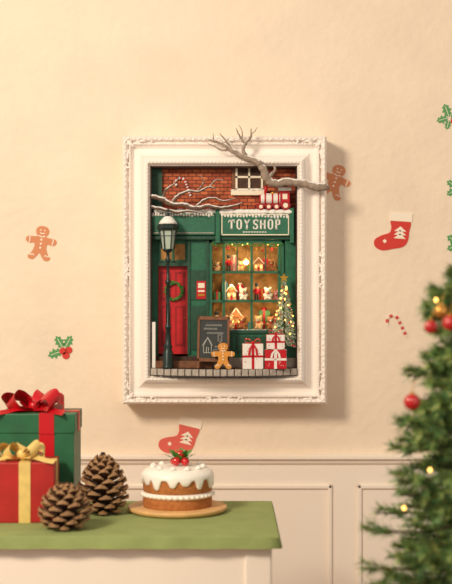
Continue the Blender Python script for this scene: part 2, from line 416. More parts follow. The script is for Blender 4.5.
def gift(px,py,w,h,y,m,m2):
    c=P(px,py,y); ty.box(c.x-w/2,c.x+w/2,y-.005,y+.005,c.z,c.z+h,m,.0004)
    ty.box(c.x-w*.1,c.x+w*.1,y-.0056,y+.005,c.z,c.z+h*1.04,m2); ty.sph((c.x,y,c.z+h*1.08),w*.2,m2,(1.5,1,.7),6,4)
def soldier(px,py,h,y):
    c=P(px,py,y); r=h*.13
    for k in (-1,1): ty.tube([c+Vector((k*r*.55,0,0)),c+Vector((k*r*.5,0,h*.36))],r*.45,M_slate,7)
    ty.lathe([(r*.9,h*.34),(r,h*.4),(r*1.05,h*.62),(r*.5,h*.68)],c,M_ribred,10)
    for k in (-1,1): ty.tube([c+Vector((k*r*1.2,0,h*.62)),c+Vector((k*r*1.35,-.001,h*.4))],r*.35,M_ribred,6)
    ty.sph(c+Vector((0,0,h*.74)),r*.75,M_tan,(1,1,1),8,6)
    ty.lathe([(r*.75,h*.79),(r*.85,h*.98),(0.0001,h)],c,M_slate,10)
M_pink=mat('toy_pink','#d8837a',.7); M_tgr=mat('toy_green','#4c7a43',.7); M_blue=mat('toy_teal','#4f8079',.7)
bear(229.5,329.5,.007,-.04,M_tan,M_cream); bear(242,329.5,.007,-.042,M_bear,M_tan); soldier(216.5,329.5,.036,-.04)
bear(258,329.5,.007,-.042,M_tan,M_cream); bear(270.8,329.5,.0066,-.04,M_bear,M_cream)
house(236,329.5,.022,.042,-.022,M_tan); gift(264,329.5,.022,.038,-.022,M_tgr,M_ribred); gift(250.5,329.5,.010,.014,-.045,M_blue,M_gold)
house(231.5,300,.018,.030,-.038,M_tan); bear(243.5,300,.006,-.04,M_cream,M_tan); gift(217,300,.013,.016,-.036,M_tgr,M_ribred)
soldier(256.5,300,.034,-.04); bear(267.8,300,.0062,-.041,M_cream,M_tan); bear(276,300,.0046,-.034,M_pink,M_cream)
gift(240,300,.014,.03,-.022,M_ribred,M_cream); gift(225,300,.012,.034,-.02,M_blue,M_cream); gift(262,300,.012,.022,-.02,M_ribred,M_gold)
soldier(228.5,271,.032,-.036); bear(240.5,271,.0052,-.034,M_tan,M_cream); house(258.5,271,.017,.026,-.036,M_tan)
bear(271,271,.0058,-.038,M_bear,M_tan); bear(217,271,.0045,-.036,M_tan,M_cream); gift(250,271,.010,.012,-.03,M_tgr,M_gold); gift(265.5,271,.012,.024,-.02,M_ribred,M_gold); gift(234,271,.014,.028,-.02,M_pink,M_cream)
for a in (216,228,236,256,263,272): 
    p=P(a,249+random.uniform(-1,2),-.04); ty.sph(p,.0026,random.choice([M_ribred,M_gold,M_ribred]),(1,1,1),8,6); ty.tube([p,p+Vector((0,0,.008))],.0003,M_cream,4)
ty.build()

# ---------------- street lamp ----------------
sl=MB('street_lamp'); b=P(168,0,-.093); x=b.x; y=-.093; zb=zf
def pz(py): return P(0,py,-.093).z-zb
def prl(px): return px*(D-.093)/F
pr=[(prl(6.2),0),(prl(6.2),.004),(prl(5.2),.006),(prl(5),pz(352)),(prl(3.5),pz(350)),(prl(4.4),pz(347)),(prl(3),pz(343)),(prl(2.2),pz(330)),(prl(3.2),pz(328)),(prl(3.2),pz(326)),(prl(2.0),pz(324)),(prl(1.7),pz(285)),(prl(2.8),pz(283)),(prl(2.8),pz(281)),(prl(1.6),pz(279)),(prl(1.5),pz(262)),(prl(3),pz(260)),(prl(1.6),pz(258)),(prl(1.6),pz(253)),(prl(4.5),pz(251)),(prl(6),pz(249)),(0.0001,pz(248.5))]
sl.lathe(pr,(x,y,zb),M_black,16)
for k in range(8):
    th=k*math.pi/4; sl.tube([(x+prl(2)*math.cos(th),y+prl(2)*math.sin(th),zb+pz(323)),(x+prl(1.7)*math.cos(th),y+prl(1.7)*math.sin(th),zb+pz(287))],.0005,M_black,5)
sl.lathe([(prl(5.4),pz(249)),(prl(7.8),pz(229))],(x,y,zb),M_glasslamp,6,False)
for k in range(6):
    th=k*math.pi/3
    sl.tube([(x+prl(6)*math.cos(th),y+prl(6)*math.sin(th),zb+pz(249)),(x+prl(8.6)*math.cos(th),y+prl(8.6)*math.sin(th),zb+pz(228.5))],.0013,M_black,5)
    th2=th+math.pi/3
    sl.tube([(x+prl(7.6)*math.cos(th),y+prl(7.6)*math.sin(th),zb+pz(236)),(x+prl(7.6)*math.cos(th2),y+prl(7.6)*math.sin(th2),zb+pz(236))],.0006,M_black,5)
sl.lathe([(prl(9.8),pz(230.5)),(prl(11.2),pz(228)),(prl(10.7),pz(226.5)),(prl(7),pz(221)),(prl(3.5),pz(218)),(prl(3),pz(216)),(prl(1),pz(214)),(0.0001,pz(212))],(x,y,zb),M_black,6,False)
sl.sph((x,y,zb+pz(210.5)),.003,M_black)
sl.lathe([(prl(9.5),pz(224)),(prl(7.8),pz(221)),(prl(4.6),pz(217.4)),(0.0001,pz(214.5))],(x,y,zb),M_white,12)
sl.tube([(x-.014,y,zb+pz(262)),(x+.014,y,zb+pz(262))],.001,M_black,6)
sl.sph((x-.014,y,zb+pz(262)),.002,M_black); sl.sph((x+.014,y,zb+pz(262)),.002,M_black)
sl.build()

# ---------------- chalkboard ----------------
cb=MB('chalkboard_sign'); yb=-.082
zb0=zf; a=P(197,316,yb); c=P(229,366,yb); 
H=a.z-zb0; W=c.x-a.x
Mx=Matrix.Translation((a.x,-.097,zb0+.0004))@Matrix.Rotation(math.radians(-6),4,'X')@Matrix.Rotation(math.radians(1),4,'Y')
cb.box(.002,W-.002,-.001,.001,H*.17,H*.97,M_slate,0,Mx)
for bb in ((0,.0045,0,H),(W-.0045,W,0,H),(0,W,H*.93,H*1.0),(0,W,H*.13,H*.2)): cb.box(bb[0],bb[1],-.0028,.0028,bb[2],bb[3],M_wood,.0006,Mx)
for k in (.1,.9):
    cb.tube([Mx@Vector((W*k,.003,H*.9)),Vector((a.x+W*k,-.081,zb0+.001))],.0014,M_wood,6)
def cs(pts,r=.0005):
    cb.tube([Mx@Vector((u*W,-.0016,v*H)) for u,v in pts],r,M_chalk,4)
for yy,x0,x1 in ((.83,.25,.75),(.76,.2,.6),(.68,.3,.8),(.42,.55,.82),(.36,.5,.8),(.3,.55,.78)):
    pts=[];nn=12
    for i in range(nn+1): pts.append((x0+(x1-x0)*i/nn,yy+(.018 if i%2 else -.018)))
    cs(pts,.0005)
cs([(.2,.3),(.2,.45),(.32,.58),(.44,.45),(.44,.3),(.2,.3)]); cs([(.16,.44),(.32,.6),(.48,.44)]); cs([(.29,.3),(.29,.4),(.35,.4),(.35,.3)])
cs([(.7,.5),(.62,.56),(.68,.56),(.63,.62),(.7,.66),(.77,.62),(.72,.56),(.78,.56),(.7,.5)],.0004)
cb.build()

# ---------------- gingerbread ----------------
GBH=[(0,1.0),(.12,.975),(.19,.88),(.17,.76),(.12,.70),(.22,.67),(.36,.67),(.45,.61),(.43,.50),(.33,.46),(.2,.48),(.18,.36),(.24,.2),(.33,.09),(.29,0.01),(.17,0.0),(.08,.1),(0,.2)]
GB=[Vector((x,y)) for x,y in GBH]+[Vector((-x,y)) for x,y in GBH[-2:0:-1]]
GB=smoothc(GB,True,4)
def ginger(mb,cx,z0,h,yf,yb,rot,m1,m2,deep):
    R=Matrix.Rotation(rot,2)
    def T(u,v): q=R@Vector((u*h,(v-.5)*h)); return (cx+q.x,z0+h/2+q.y)
    mb.prism([T(p.x,p.y) for p in GB],yf,yb,m1)
    def dot(u,v,r): 
        mb.prism([T(u+r*math.cos(t*math.pi/5),v+r*math.sin(t*math.pi/5)) for t in range(10)],yf-deep,yf,m2)
    for u,v,r in ((-.06,.88,.022),(.06,.88,.022),(0,.6,.03),(0,.48,.03),(0,.36,.03)): dot(u,v,r)
    def ln(pts):
        for a,b in zip(pts[:-1],pts[1:]): mb.seg(T(*a),T(*b),.028*h,yf-deep,yf,m2)
    ln([(-.07,.8),(0,.775),(.07,.8)])
    for s in (1,-1):
        ln([(s*.33,.67),(s*.355,.6),(s*.33,.54),(s*.35,.47)]); ln([(s*.15,.12),(s*.2,.16),(s*.24,.12),(s*.31,.14)])
    ln([(-.1,.71),(0,.68),(.1,.71)])
g=MB('gingerbread_man'); q=P(223,0,-.108); h=(P(0,343,-.108).z-zf); ginger(g,q.x,zf+.0003,h,-.111,-.106,0,M_ginger,M_cream,.0008); g.build(.0004)

# ---------------- small gifts ----------------
def smallgift(px0,px1,pyt,z0,yf,dep,m,mr,pattern=None,rot=0):
    g=MB('gift_box'); p=P(px0,pyt,yf);q=P(px1,pyt,yf); w=(q.x-p.x)/2; hh=p.z-z0; dp=dep/2
    Mx=Matrix.Translation(((p.x+q.x)/2,yf+dp,z0+.0003))@Matrix.Rotation(rot,4,'Z')
    g.box(-w,w,-dp,dp,0,hh,m,.0006,Mx); t=w*.13
    g.box(-t,t,-dp-.0005,dp+.0005,0,hh+.0005,mr,0,Mx); g.box(-w-.0005,w+.0005,-t,t,0,hh+.0005,mr,0,Mx)
    g.box(-w-.0003,w+.0003,-dp-.0005,dp,hh*.5-t*.8,hh*.5+t*.8,mr,0,Mx)
    for s in (1,-1):
        pts=smoothc([(0,0,0),(s*w*.35,0,w*.38),(s*w*.72,0,w*.36),(s*w*.7,0,w*.08),(0,0,.0)],False,4)
        g.strip([Mx@(v+Vector((0,-dp*.3,hh+.001))) for v in pts],Vector((0,.8,.3)),dp*.4,mr)
        g.strip([Mx@(Vector(v)) for v in ((0,-dp-.001,hh),(s*w*.3,-dp-.002,hh*.8),(s*w*.4,-dp-.002,hh*.55))],Vector((1,0,0)),w*.1,mr)
    g.sph(Mx@Vector((0,-dp*.3,hh+w*.1)),w*.16,mr,(1,1,1),8,6)
    if pattern:
        for i in range(18):
            u=random.uniform(-w*.85,w*.85);v=random.uniform(.12,.88)*hh
            if abs(u)<t*1.6 or abs(v-hh*.5)<t*1.6: continue
            g.sph(Mx@Vector((u,-dp,v)),.0009,pattern,(1,.5,1),6,4)
    g.build()
smallgift(242.5,263,344,zf,-.115,.02,M_paper,M_ribred,M_ribred,.05)
smallgift(265,286.5,350,zf,-.112,.018,M_ribred,M_paper,M_paper,-.04)
zt2=P(0,350,-.112).z+.0014
smallgift(266.5,284.5,335,zt2,-.109,.014,M_paper,M_ribred,M_ribred,.08)

def needles(mb,a,b,n,ln,wd,mats,spread=.9):
    a=Vector(a);b=Vector(b);d=(b-a); L=d.length; d.normalize()
    u=d.orthogonal().normalized(); v=d.cross(u)
    buckets={}
    for i in range(n):
        t=random.random(); th=random.random()*6.283
        p=a+(b-a)*t; r=(u*math.cos(th)+v*math.sin(th))
        e=(d*random.uniform(.4,.9)+r*spread).normalized()*ln*random.uniform(.7,1.15)
        s=d.cross(r)*wd
        m=random.choice(mats); l=buckets.setdefault(m,([],[])); o=len(l[0])
        l[0].extend([p-s,p+s,p+e]); l[1].append((o,o+1,o+2))
    for m,(vv,ff) in buckets.items(): mb.add(vv,ff,m)
M_n1=mat('needle_green','#5b8446',.6); M_n2=mat('needle_dark','#3b6239',.6); M_n3=mat('needle_light','#9dab5a',.6); M_bark=mat('bark','#4b3424',.9,var=.3)
M_fr=mat('frosted_needle','#eef0e4',.8)
mt=MB('miniature_christmas_tree'); tc=P(284,0,-.088); base=Vector((tc.x,-.088,zf+.0003))
ztop=P(0,279,-.085).z; Ht=ztop-zf
mt.tube([base,base+Vector((0,0,Ht*.95))],[.002,.0006],M_bark,6)
mt.lathe([(.004,0),(.0045,.010),(.0047,.011),(.0,.011)],base,M_ribred,16)
for i in range(420):
    t=random.random()**1.2*.72+.26; r=.026*((1-t)/.74)**.85+.002; th=random.random()*6.283
    a=base+Vector((0,0,Ht*t+.003)); e=base+Vector((math.cos(th)*r,math.sin(th)*r*.5-.003,Ht*t-.004))
    if e.x>CX1-.002: e.x=CX1-.002
    needles(mt,a.lerp(e,.3),e,16,.0038,.0005,[M_n1,M_n3,M_fr,M_fr,M_fr])
for i in range(90):
    t=random.uniform(.27,.94); r=.027*((1-t)/.73)**.85+.001; th=random.uniform(math.pi,2*math.pi)
    e=base+Vector((math.cos(th)*r,math.sin(th)*r*.5-.005,Ht*t-.003))
    if e.x>CX1-.002: continue
    mt.sph(e,random.uniform(.0012,.002),random.choice([M_ribred,M_gold,M_fairy,M_fairy,M_white,M_ribred]),(1,1,1),7,5)
sp=[]
for i in range(10):
    r=.0095 if i%2==0 else .004; a=math.pi/2+i*math.pi/5; sp.append((base.x+r*math.cos(a),ztop+.002+r*math.sin(a)))
mt.prism(sp,-.0905,-.0865,M_gold); mt.build()

# ---------------- toy train on the sign ----------------
tr=MB('toy_train'); z0=P(0,210.5,-.071).z+.001; y0=-.066
k=1.2*(D-.066)/F
x0=P(256,0,-.066).x
def X(u): return x0+u*k
def Z(v): return z0+v*k
tr.box(X(0),X(29),y0-.005,y0+.005,Z(3),Z(5),M_dred,.0004)
tr.box(X(20),X(28),y0-.0055,y0+.0055,Z(5),Z(16),M_ribred,.0005)
tr.box(X(18.5),X(29.5),y0-.007,y0+.007,Z(16),Z(18),M_paper,.0005)
tr.box(X(22),X(26),y0-.006,y0-.005,Z(9),Z(13.5),M_cream)
R=Matrix.Rotation(math.pi/2,3,'Y')
tr.lathe([(0.0001,0),(4.4*k,0),(4.4*k,16*k),(0.0001,16*k)],(X(4),y0,Z(9.5)),M_paper,18,False,R)
for u in (7,13,18): tr.lathe([(4.7*k,0),(4.7*k,1.2*k)],(X(u),y0,Z(9.5)),M_ribred,18,False,R)
tr.lathe([(0.0001,0),(3.4*k,0),(4*k,1.2*k)],(X(3),y0,Z(9.5)),M_ribred,18,False,R)
tr.lathe([(1.2*k,0),(1.3*k,4*k),(2.4*k,6.5*k),(0.0001,6.5*k)],(X(8),y0,Z(13)),M_ribred,12)
tr.sph((X(14),y0,Z(14)),1.8*k,M_gold)
RX=Matrix.Rotation(math.pi/2,3,'X')
for u,r in ((4,2.8),(10.5,2.8),(17,2.8),(24.5,3.8)):
    for s in (-1,1):
        tr.lathe([(0.0001,-.0008),(r*k,-.0008),(r*k,.0008),(0.0001,.0008)],(X(u),y0+s*.0056,Z(r)),M_dred,16,False,RX)
        tr.lathe([(0.0001,-.0012),(r*k*.55,-.0012),(r*k*.55,.0012),(0.0001,.0012)],(X(u),y0+s*.0056,Z(r)),M_cream,12,False,RX)
for i in range(8): tr.sph((X(19.5+i*1.2),y0,Z(18.4)),.0024,M_white,(1.2,1.6,.7),8,5)
for i in range(6): tr.sph((X(6+i*2),y0-.001,Z(13.6)),.0018,M_white,(1.4,1.6,.6),8,5)
tr.tube([(X(-2),y0,Z(3)),(X(0),y0,Z(4))],.0012,M_dred,6)
tr.build()

def cane(name,cx,cz,h,r,yc,rot):
    c=MB(name); R=Matrix.Rotation(rot,3,'Y'); pts=[]
    hr=h*.24
    for i in range(22): pts.append(Vector((0,0,-h/2+(h-hr)*i/22)))
    for i in range(17): 
        a=math.pi*i/16*1.08; pts.append(Vector((-hr+hr*math.cos(a),0,h/2-hr+hr*math.sin(a))))
    pts=[Vector((cx,yc,cz))+R@p for p in pts]
    for i in range(0,len(pts)-2,2):
        c.tube(pts[i:i+3],r,M_ribred if (i//2)%2 else M_white,8)
    return c.build()
cc=P(187,186,-.053); cane('candy_cane',cc.x,cc.z,.04,.0026,-.0482,-.35)

# ---------------- branches ----------------
M_br=mat('branch_bark','#9b8878',.85,var=.3,vs=120,bump=.8,bs=160,snow=1.02)
M_br2=mat('snowy_bark','#6b5344',.85,var=.3,vs=160,bump=.6,bs=200,snow=.8)
def branch(mb,pts,rads,m,y,j=.0012):
    q=[P(t[0],t[1],y) for t in pts]
    q=smoothc(q,False,5); r=interp(rads,5)
    q=[v+Vector((random.uniform(-j,j),random.uniform(-j,j),random.uniform(-j,j))) for v in q]
    r=[a*random.uniform(.85,1.15) for a in r]
    mb.tube(q,r,m,9)
tb=MB('tree_branch'); YB=-.0975
branch(tb,[(328,186),(316,186.5),(302,183),(288,182),(276,183.5),(268,180),(264,171),(258,163),(248,158),(239,155),(230,149),(220,143),(208,139)],[.0085,.008,.0074,.0075,.0076,.008,.0074,.0064,.0058,.005,.0042,.003,.001],M_br,YB)
branch(tb,[(247,157),(243,150),(246,143),(251,136),(251,128)],[.0044,.0034,.0028,.002,.0006],M_br,YB,.0008)
branch(tb,[(246,144),(240,137),(236,128)],[.0026,.002,.0006],M_br,YB,.0006)
branch(tb,[(242,139),(242,131),(239,125)],[.0016,.001,.0005],M_br,YB,.0004)
branch(tb,[(229,149),(222,150),(214,146),(207,143)],[.003,.002,.0014,.0005],M_br,YB,.0006)
branch(tb,[(232,150),(226,141),(219,133)],[.0026,.0018,.0006],M_br,YB,.0006)
branch(tb,[(251,134),(255,131),(257,127)],[.0014,.001,.0004],M_br,YB,.0004)
branch(tb,[(268,178),(275,170),(272,163)],[.004,.0026,.001],M_br,YB,.0006)
branch(tb,[(220,143),(214,140),(213,133)],[.0018,.0012,.0004],M_br,YB,.0004)
tb.build()
sb=MB('snowy_branch')
branch(sb,[(151.5,196),(162,199),(172,204),(184,205),(196,208),(208,206),(222,208),(234,206),(242,203)],[.0042,.005,.0046,.0044,.004,.0036,.003,.0024,.001],M_br2,-.082,.0008)
branch(sb,[(172,203),(178,196),(188,191),(198,192),(209,187),(216,189)],[.0036,.003,.0026,.0024,.0018,.0006],M_br2,-.082,.0007)
branch(sb,[(151.5,207),(163,209),(176,212),(190,211),(205,214)],[.0034,.0034,.003,.002,.0006],M_br2,-.084,.0007)
branch(sb,[(196,207),(204,200),(214,198),(224,201),(236,198)],[.0028,.0024,.002,.0016,.0005],M_br2,-.08,.0006)
branch(sb,[(163,199),(166,190),(174,184),(180,176)],[.003,.0024,.0018,.0005],M_br2,-.08,.0006)
branch(sb,[(198,191),(204,182),(200,175)],[.0018,.0014,.0004],M_br2,-.08,.0006)
branch(sb,[(209,188),(216,180),(225,181)],[.0016,.0012,.0004],M_br2,-.08,.0006)
sb.build()

# ---------------- wall stickers ----------------
S_g=mat('sticker_ginger','#d58a60',.7); S_w=mat('sticker_white','#f8ead6',.7); S_r=mat('sticker_red','#d2392e',.7)
S_gr=mat('sticker_green','#579a5c',.7); S_r2=mat('sticker_red_pale','#dc6255',.7)
YS=-.0012
def gst(px,py,hpx,rot):
    g=MB('gingerbread_sticker'); h=hpx*2/1000; c=P(px,py,0); ginger(g,c.x,c.z-h/2,h,YS,0,rot,S_g,S_w,.0004); g.build()
gst(41,243,34,-.15); gst(335,181.5,34,-.35)
HL=[(0,0),(.12,.12),(.20,.28),(.36,.17),(.5,.36),(.64,.17),(.79,.26),(.86,.1),(1,0)]
HLp=HL+[(x,-y) for x,y in HL[-2:0:-1]]
def holly(px,py,leaves,berries):
    g=MB('holly_sticker'); 
    for (dx,dy,ang,l) in leaves:
        c=P(px+dx,py+dy,0); R=Matrix.Rotation(math.radians(ang),2); l=l*.002
        g.prism([(c.x+(R@Vector((u*l,v*l))).x,c.z+(R@Vector((u*l,v*l))).y) for u,v in HLp],YS,0,S_gr)
        e=R@Vector((l*.8,0)); g.seg((c.x,c.z),(c.x+e.x,c.z+e.y),.001,YS-.0003,YS,S_w)
    for dx,dy,r in berries:
        c=P(px+dx,py+dy,0); g.prism([(c.x+r*.002*math.cos(t*math.pi/8),c.z+r*.002*math.sin(t*math.pi/8)) for t in range(16)],YS-.0008,YS+.0002,S_r)
    g.build()
holly(63,348,[(0,0,120,14),(2,0,62,14),(-1,3,200,15)],[(0,3,3.6),(6,2,3.4),(3,7.5,3.6)])
holly(449,117,[(0,0,110,14),(-1,1,195,12),(2,3,40,14),(0,3,255,10)],[(5,4,3.4)])
holly(457,187,[(0,0,150,12),(0,2,210,12)],[(2,4,3)])
holly(459,243,[(0,0,150,14),(0,2,200,13)],[(2,4,3)])
def stocking(px,py,s,rot,mr,tree=True):
    g=MB('christmas_stocking_sticker'); c=P(px,py,0); R=Matrix.Rotation(math.radians(rot),2); s=s*.002
    def T(u,v): q=R@Vector((u*s,v*s)); return (c.x+q.x,c.z+q.y)
    body=smoothc([Vector(p) for p in ((.42,.3),(.42,0),(.40,-.25),(.28,-.42),(0,-.5),(-.3,-.56),(-.5,-.46),(-.52,-.28),(-.35,-.15),(-.12,-.05),(-.08,.1),(-.08,.3))],True,4)
    g.prism([T(p.x,p.y) for p in body],YS,0,mr)
    g.prism([T(*p) for p in ((-.14,.28),(.48,.28),(.48,.52),(-.14,.52))],YS-.0008,0,S_w)
    if tree:
        for k in range(3): g.prism([T(*p) for p in ((.0,.0-.1*k),(.17,.14-.1*k),(.34,.0-.1*k))],YS-.0006,YS,S_w)
        g.prism([T(*p) for p in ((-.3,-.3),(-.24,-.24),(-.18,-.3),(-.24,-.36))],YS-.0006,YS,S_w)
    g.build()
stocking(394,231,36,-4,S_r); stocking(181,435,37,-14,S_r2)
def flatcane(px,py,hpx,rot):
    g=MB('candy_cane_sticker'); c=P(px,py,0); h=hpx*.002; hr=h*.22; R=Matrix.Rotation(rot,2); pts=[]
    for i in range(14): pts.append(Vector((hr,-h/2+(h-hr)*i/14)))
    for i in range(13): a=math.pi*i/12*1.1; pts.append(Vector((hr*math.cos(a),h/2-hr+hr*math.sin(a))))
    pts=[Vector((c.x,c.z))+R@p for p in pts]
    for i in range(len(pts)-1):
        d=(pts[i+1]-pts[i])*.12
        g.seg(pts[i]-d,pts[i+1]+d,.0062,YS-(.0002 if (i//2)%2 else 0),0,S_r2 if (i//2)%2 else S_w)
    g.build()
flatcane(396,328,26,.45)

# ---------------- console table with a green cloth ----------------
M_cloth=mat('green_tablecloth','#93a062',.9,var=.08,vs=30,bump=.3,bs=400)
tb=MB('console_table'); tx0,tx1=-.95,.078; ty1=-D+2.24; ty0=-D+1.915
tb.box(tx0,tx1,ty0,ty1,TT-.018,TT-.003,M_wains,.004)
tb.box(tx0-.001,tx1+.001,ty0-.001,ty1+.001,TT-.004,TT,M_cloth,.0015)
per=[];cor=[(tx0,ty0),(tx1,ty0),(tx1,ty1),(tx0,ty1)]
for i in range(4):
    a=Vector(cor[i]);b=Vector(cor[(i+1)%4]);n=int((b-a).length/.012); d=(b-a).normalized(); nr=Vector((d.y,-d.x))
    for k in range(n): per.append((a+(b-a)*k/n,nr,((b-a).length*k/n)))
vs=[];n=len(per)
for z,amp in ((TT-.001,0),(TT-.006,.001),(TT-.012,.002),(TT-.018,.003)):
    for p,nr,s in per:
        q=p+nr*(.0015+amp*(1+math.sin(s*90))*.5+ (amp*.4)); vs.append((q.x,q.y,z))
tb.add(vs,[(r*n+i,r*n+(i+1)%n,(r+1)*n+(i+1)%n,(r+1)*n+i) for r in range(3) for i in range(n)],M_cloth,True)
# aprons sit between the legs, set back from their front faces
tb.box(tx0+.02,tx1-.02,ty0+.014,ty0+.024,TT-.11,TT-.017,M_wains)
tb.box(tx0+.02,tx1-.02,ty1-.024,ty1-.014,TT-.11,TT-.017,M_wains)
tb.box(tx0+.0205,tx0+.03,ty0+.025,ty1-.025,TT-.11,TT-.017,M_wains); tb.box(tx1-.03,tx1-.0205,ty0+.025,ty1-.025,TT-.11,TT-.017,M_wains)
for x in (tx0+.03,tx1-.03):
    for y in (ty0+.03,ty1-.03): tb.box(x-.02,x+.02,y-.02,y+.02,0,TT-.017,M_wains,.003)
tb.build()

# ---------------- large gifts ----------------
M_ggift=mat('green_wrap','#236340',.45,var=.15,vs=30,bump=.1,bs=60)
M_rgift=mat('red_wrap','#b3241f',.45,var=.12,vs=30)
M_goldr=mat('gold_satin','#e8c878',.3,var=.1,vs=60)
def ribloop(g,M,ang,l,hgt,w,mr,tw=.5):
    ca,sa=math.cos(ang),math.sin(ang)
    pts=smoothc([(0,0,0),(l*.35,0,hgt*.75),(l*.8,0,hgt),(l,0,hgt*.6),(l*.75,0,hgt*.12),(l*.3,0,0),(0,0,0)],False,6)
    wd=Vector((-sa*.9,ca*.9,tw)).normalized()
    hw=[w*(.35+.65*math.sin(math.pi*i/(len(pts)-1))**.6) for i in range(len(pts))]
    q=[M@Vector((p.x*ca,p.x*sa,p.z)) for p in pts]
    g.strip(q,(M.to_3x3()@wd),hw,mr)
def biggift(name,px0,px1,pyt,d,dep,m,mr,rot,bow,lid=True,roff=0,boff=0):
    g=MB(name); yf=-D+d; p=P(px0,pyt,yf);q=P(px1,pyt,yf); w=(q.x-p.x)/2; hh=p.z-TT; dp=dep/2
    M=Matrix.Translation(((p.x+q.x)/2,yf+dp,TT+.0002))@Matrix.Rotation(rot,4,'Z')
    t=w*.19
    if lid:
        g.box(-w*.97,w*.97,-dp*.97,dp*.97,0,hh*.86,m,.001,M); g.box(-w,w,-dp,dp,hh*.80,hh,m,.0015,M)
        g.box(-t+roff,t+roff,-dp*.97-.001,dp*.97+.001,.0,hh*.81,mr,0,M)
        g.box(-t+roff,t+roff,-dp-.001,dp+.001,hh*.795,hh+.001,mr,0,M); g.box(-w-.001,w+.001,-t,t,hh*.795,hh+.001,mr,0,M)
    else:
        g.box(-w,w,-dp,dp,0,hh,m,.0015,M)
        g.box(-t+roff,t+roff,-dp-.001,dp+.001,0,hh+.001,mr,0,M); g.box(-w-.001,w+.001,-t,t,0,hh+.001,mr,0,M)
    B=M@Matrix.Translation((boff,-dp*.25,hh+.001))
    for a,l,h2 in bow: ribloop(g,B,math.radians(a),l,h2,w*.27,mr)
    g.sph(B@Vector((0,-.004,.009)),.0095,mr,(1,.9,.95),12,8)
    for s in (1,-1):
        pts=smoothc([(0,0,.004),(s*.02,-dp*.3,.006),(s*.04,-dp*.6,.002),(s*.055,-dp*.85,.001)],False,4)
        g.strip([B@v for v in pts],Vector((0.2,.9,.3)),w*.16,mr)
    return g.build()
biggift('gift_box',-4,75,414,2.125,.105,M_ggift,M_ribred,.0,[(8,.050,.022),(172,.052,.024),(-30,.042,.030),(212,.042,.030),(60,.034,.026),(120,.034,.026)],True,.018,-.008)
biggift('gift_box',-8,53,463,2.025,.085,M_rgift,M_goldr,.03,[(5,.036,.020),(178,.036,.022),(-35,.028,.026),(215,.028,.024),(90,.022,.02)],False,.002,-.006)

# ---------------- pinecones ----------------
M_pc=mat('pinecone_scale','#5f3a24',.75,var=.3,vs=150); M_pt=mat('pinecone_tip','#96704b',.75,var=.25,vs=150)
M_pcore=mat('pinecone_core','#2c1a10',.9)
def pinecone(px,d,hgt,rmax,seed,n=88):
    random.seed(seed); g=MB('pinecone'); p=P(px,0,-D+d); c=Vector((p.x,-D+d,TT))
    def env(t): return math.sin(math.pi*(min(1,t)**.75*.80+.16))**.85
    core=[(.0001,.002)]+[(rmax*.5*env(t),hgt*t*.95+.003) for t in [i/12 for i in range(13)]]+[(.0001,hgt*.97)]
    g.lathe(core,c,M_pcore,14)
    for i in range(n):
        t=(i+.5)/n; th=i*2.39996; R=rmax*env(t)
        z=hgt*(.03+.86*t); tl=.02+1.15*t**1.3+random.uniform(-.06,.06)
        o=Vector((math.cos(th),math.sin(th),0)); u=Vector((-math.sin(th),math.cos(th),0)); up=Vector((0,0,1))
        dr=(o*math.cos(tl)+up*math.sin(tl)); nn=(up*math.cos(tl)-o*math.sin(tl))
        b0=c+up*z+o*R*.3; Ls=R*.72+.004; wd=max(.0042,R*.30)
        if t>.93: Ls*=.7
        ol=[(0,.3),(.5,.6),(.8,1),(.97,.7),(1.06,0),(.97,-.7),(.8,-1),(.5,-.6),(0,-.3)]
        k=len(ol); tk=.0008
        vs=[b0+dr*Ls*a+u*wd*w_+nn*(tk+.0035*max(0,a-.7)/.3*(1-abs(w_))) for a,w_ in ol]+[b0+dr*Ls*a+u*wd*w_-nn*(tk+.0012*(a>.7)) for a,w_ in ol]
        cc0=b0+dr*Ls*.72+nn*.0015; vs.append(cc0); vs.append(b0+dr*Ls*.7-nn*.0025)
        g.add(vs,[(j,j+1,2*k) for j in range(k-1)]+[(k-1,0,2*k)]+[(k+j+1,k+j,2*k+1) for j in range(k-1)]+[(k,2*k-1,2*k+1)]+[(0,1,1+k,k),(7,8,8+k,7+k)],M_pc)
        g.add(vs,[(j,j+1,j+1+k,j+k) for j in range(1,7)],M_pt)
    g.build()
pinecone(103,2.11,.102,.037,3,95); pinecone(65,1.975,.070,.036,5,72)
random.seed(21)

# ---------------- cake ----------------
M_cake=mat('cake_sponge','#c27a3e',.85,col2='#a35f2c',vs=220,bump=.8,bs=350); M_ice=mat('icing','#fbf4ea',.4,bump=.1,bs=80)
M_berry=mat('berry_red','#cc141b',.2,coat=.6); M_leaf=mat('leaf_green','#4d8f39',.5); M_plate=mat('cake_plate','#dfb074',.5,var=.12,vs=50)
d=2.137; cc=P(177.5,0,-D+d); cc=Vector((cc.x,-D+d,TT)); k=d/F
pb=MB('cake_board'); pb.lathe([(.0001,0),(.074,0),(.080,.003),(.082,.007),(.081,.009),(.079,.0095),(.0001,.0095)],cc,M_plate,64); pb.build()
ck=MB('christmas_cake'); Rr=34.5*k; z0=.0097; top=z0+37*k
prof=[(.0001,z0),(Rr*.99,z0),(Rr,z0+.002),(Rr,z0+9*k),(Rr*.985,z0+10*k)]
ck.lathe(prof,cc,M_cake,64)
ck.lathe([(Rr*.98,z0+9.6*k),(Rr*1.03,z0+11*k),(Rr*1.035,z0+13.5*k),(Rr*.98,z0+15*k)],cc,M_ice,64)
ck.lathe([(Rr*.985,z0+14.8*k),(Rr,z0+16*k),(Rr,top-4*k),(Rr*.9,top-2*k),(.0001,top-1.5*k)],cc,M_cake,64)
for i in range(40):
    th=i*2*math.pi/40; ck.sph(cc+Vector((Rr*1.02*math.cos(th),Rr*1.02*math.sin(th),z0+12.2*k)),.0042,M_ice,(1,1,.75),8,6)
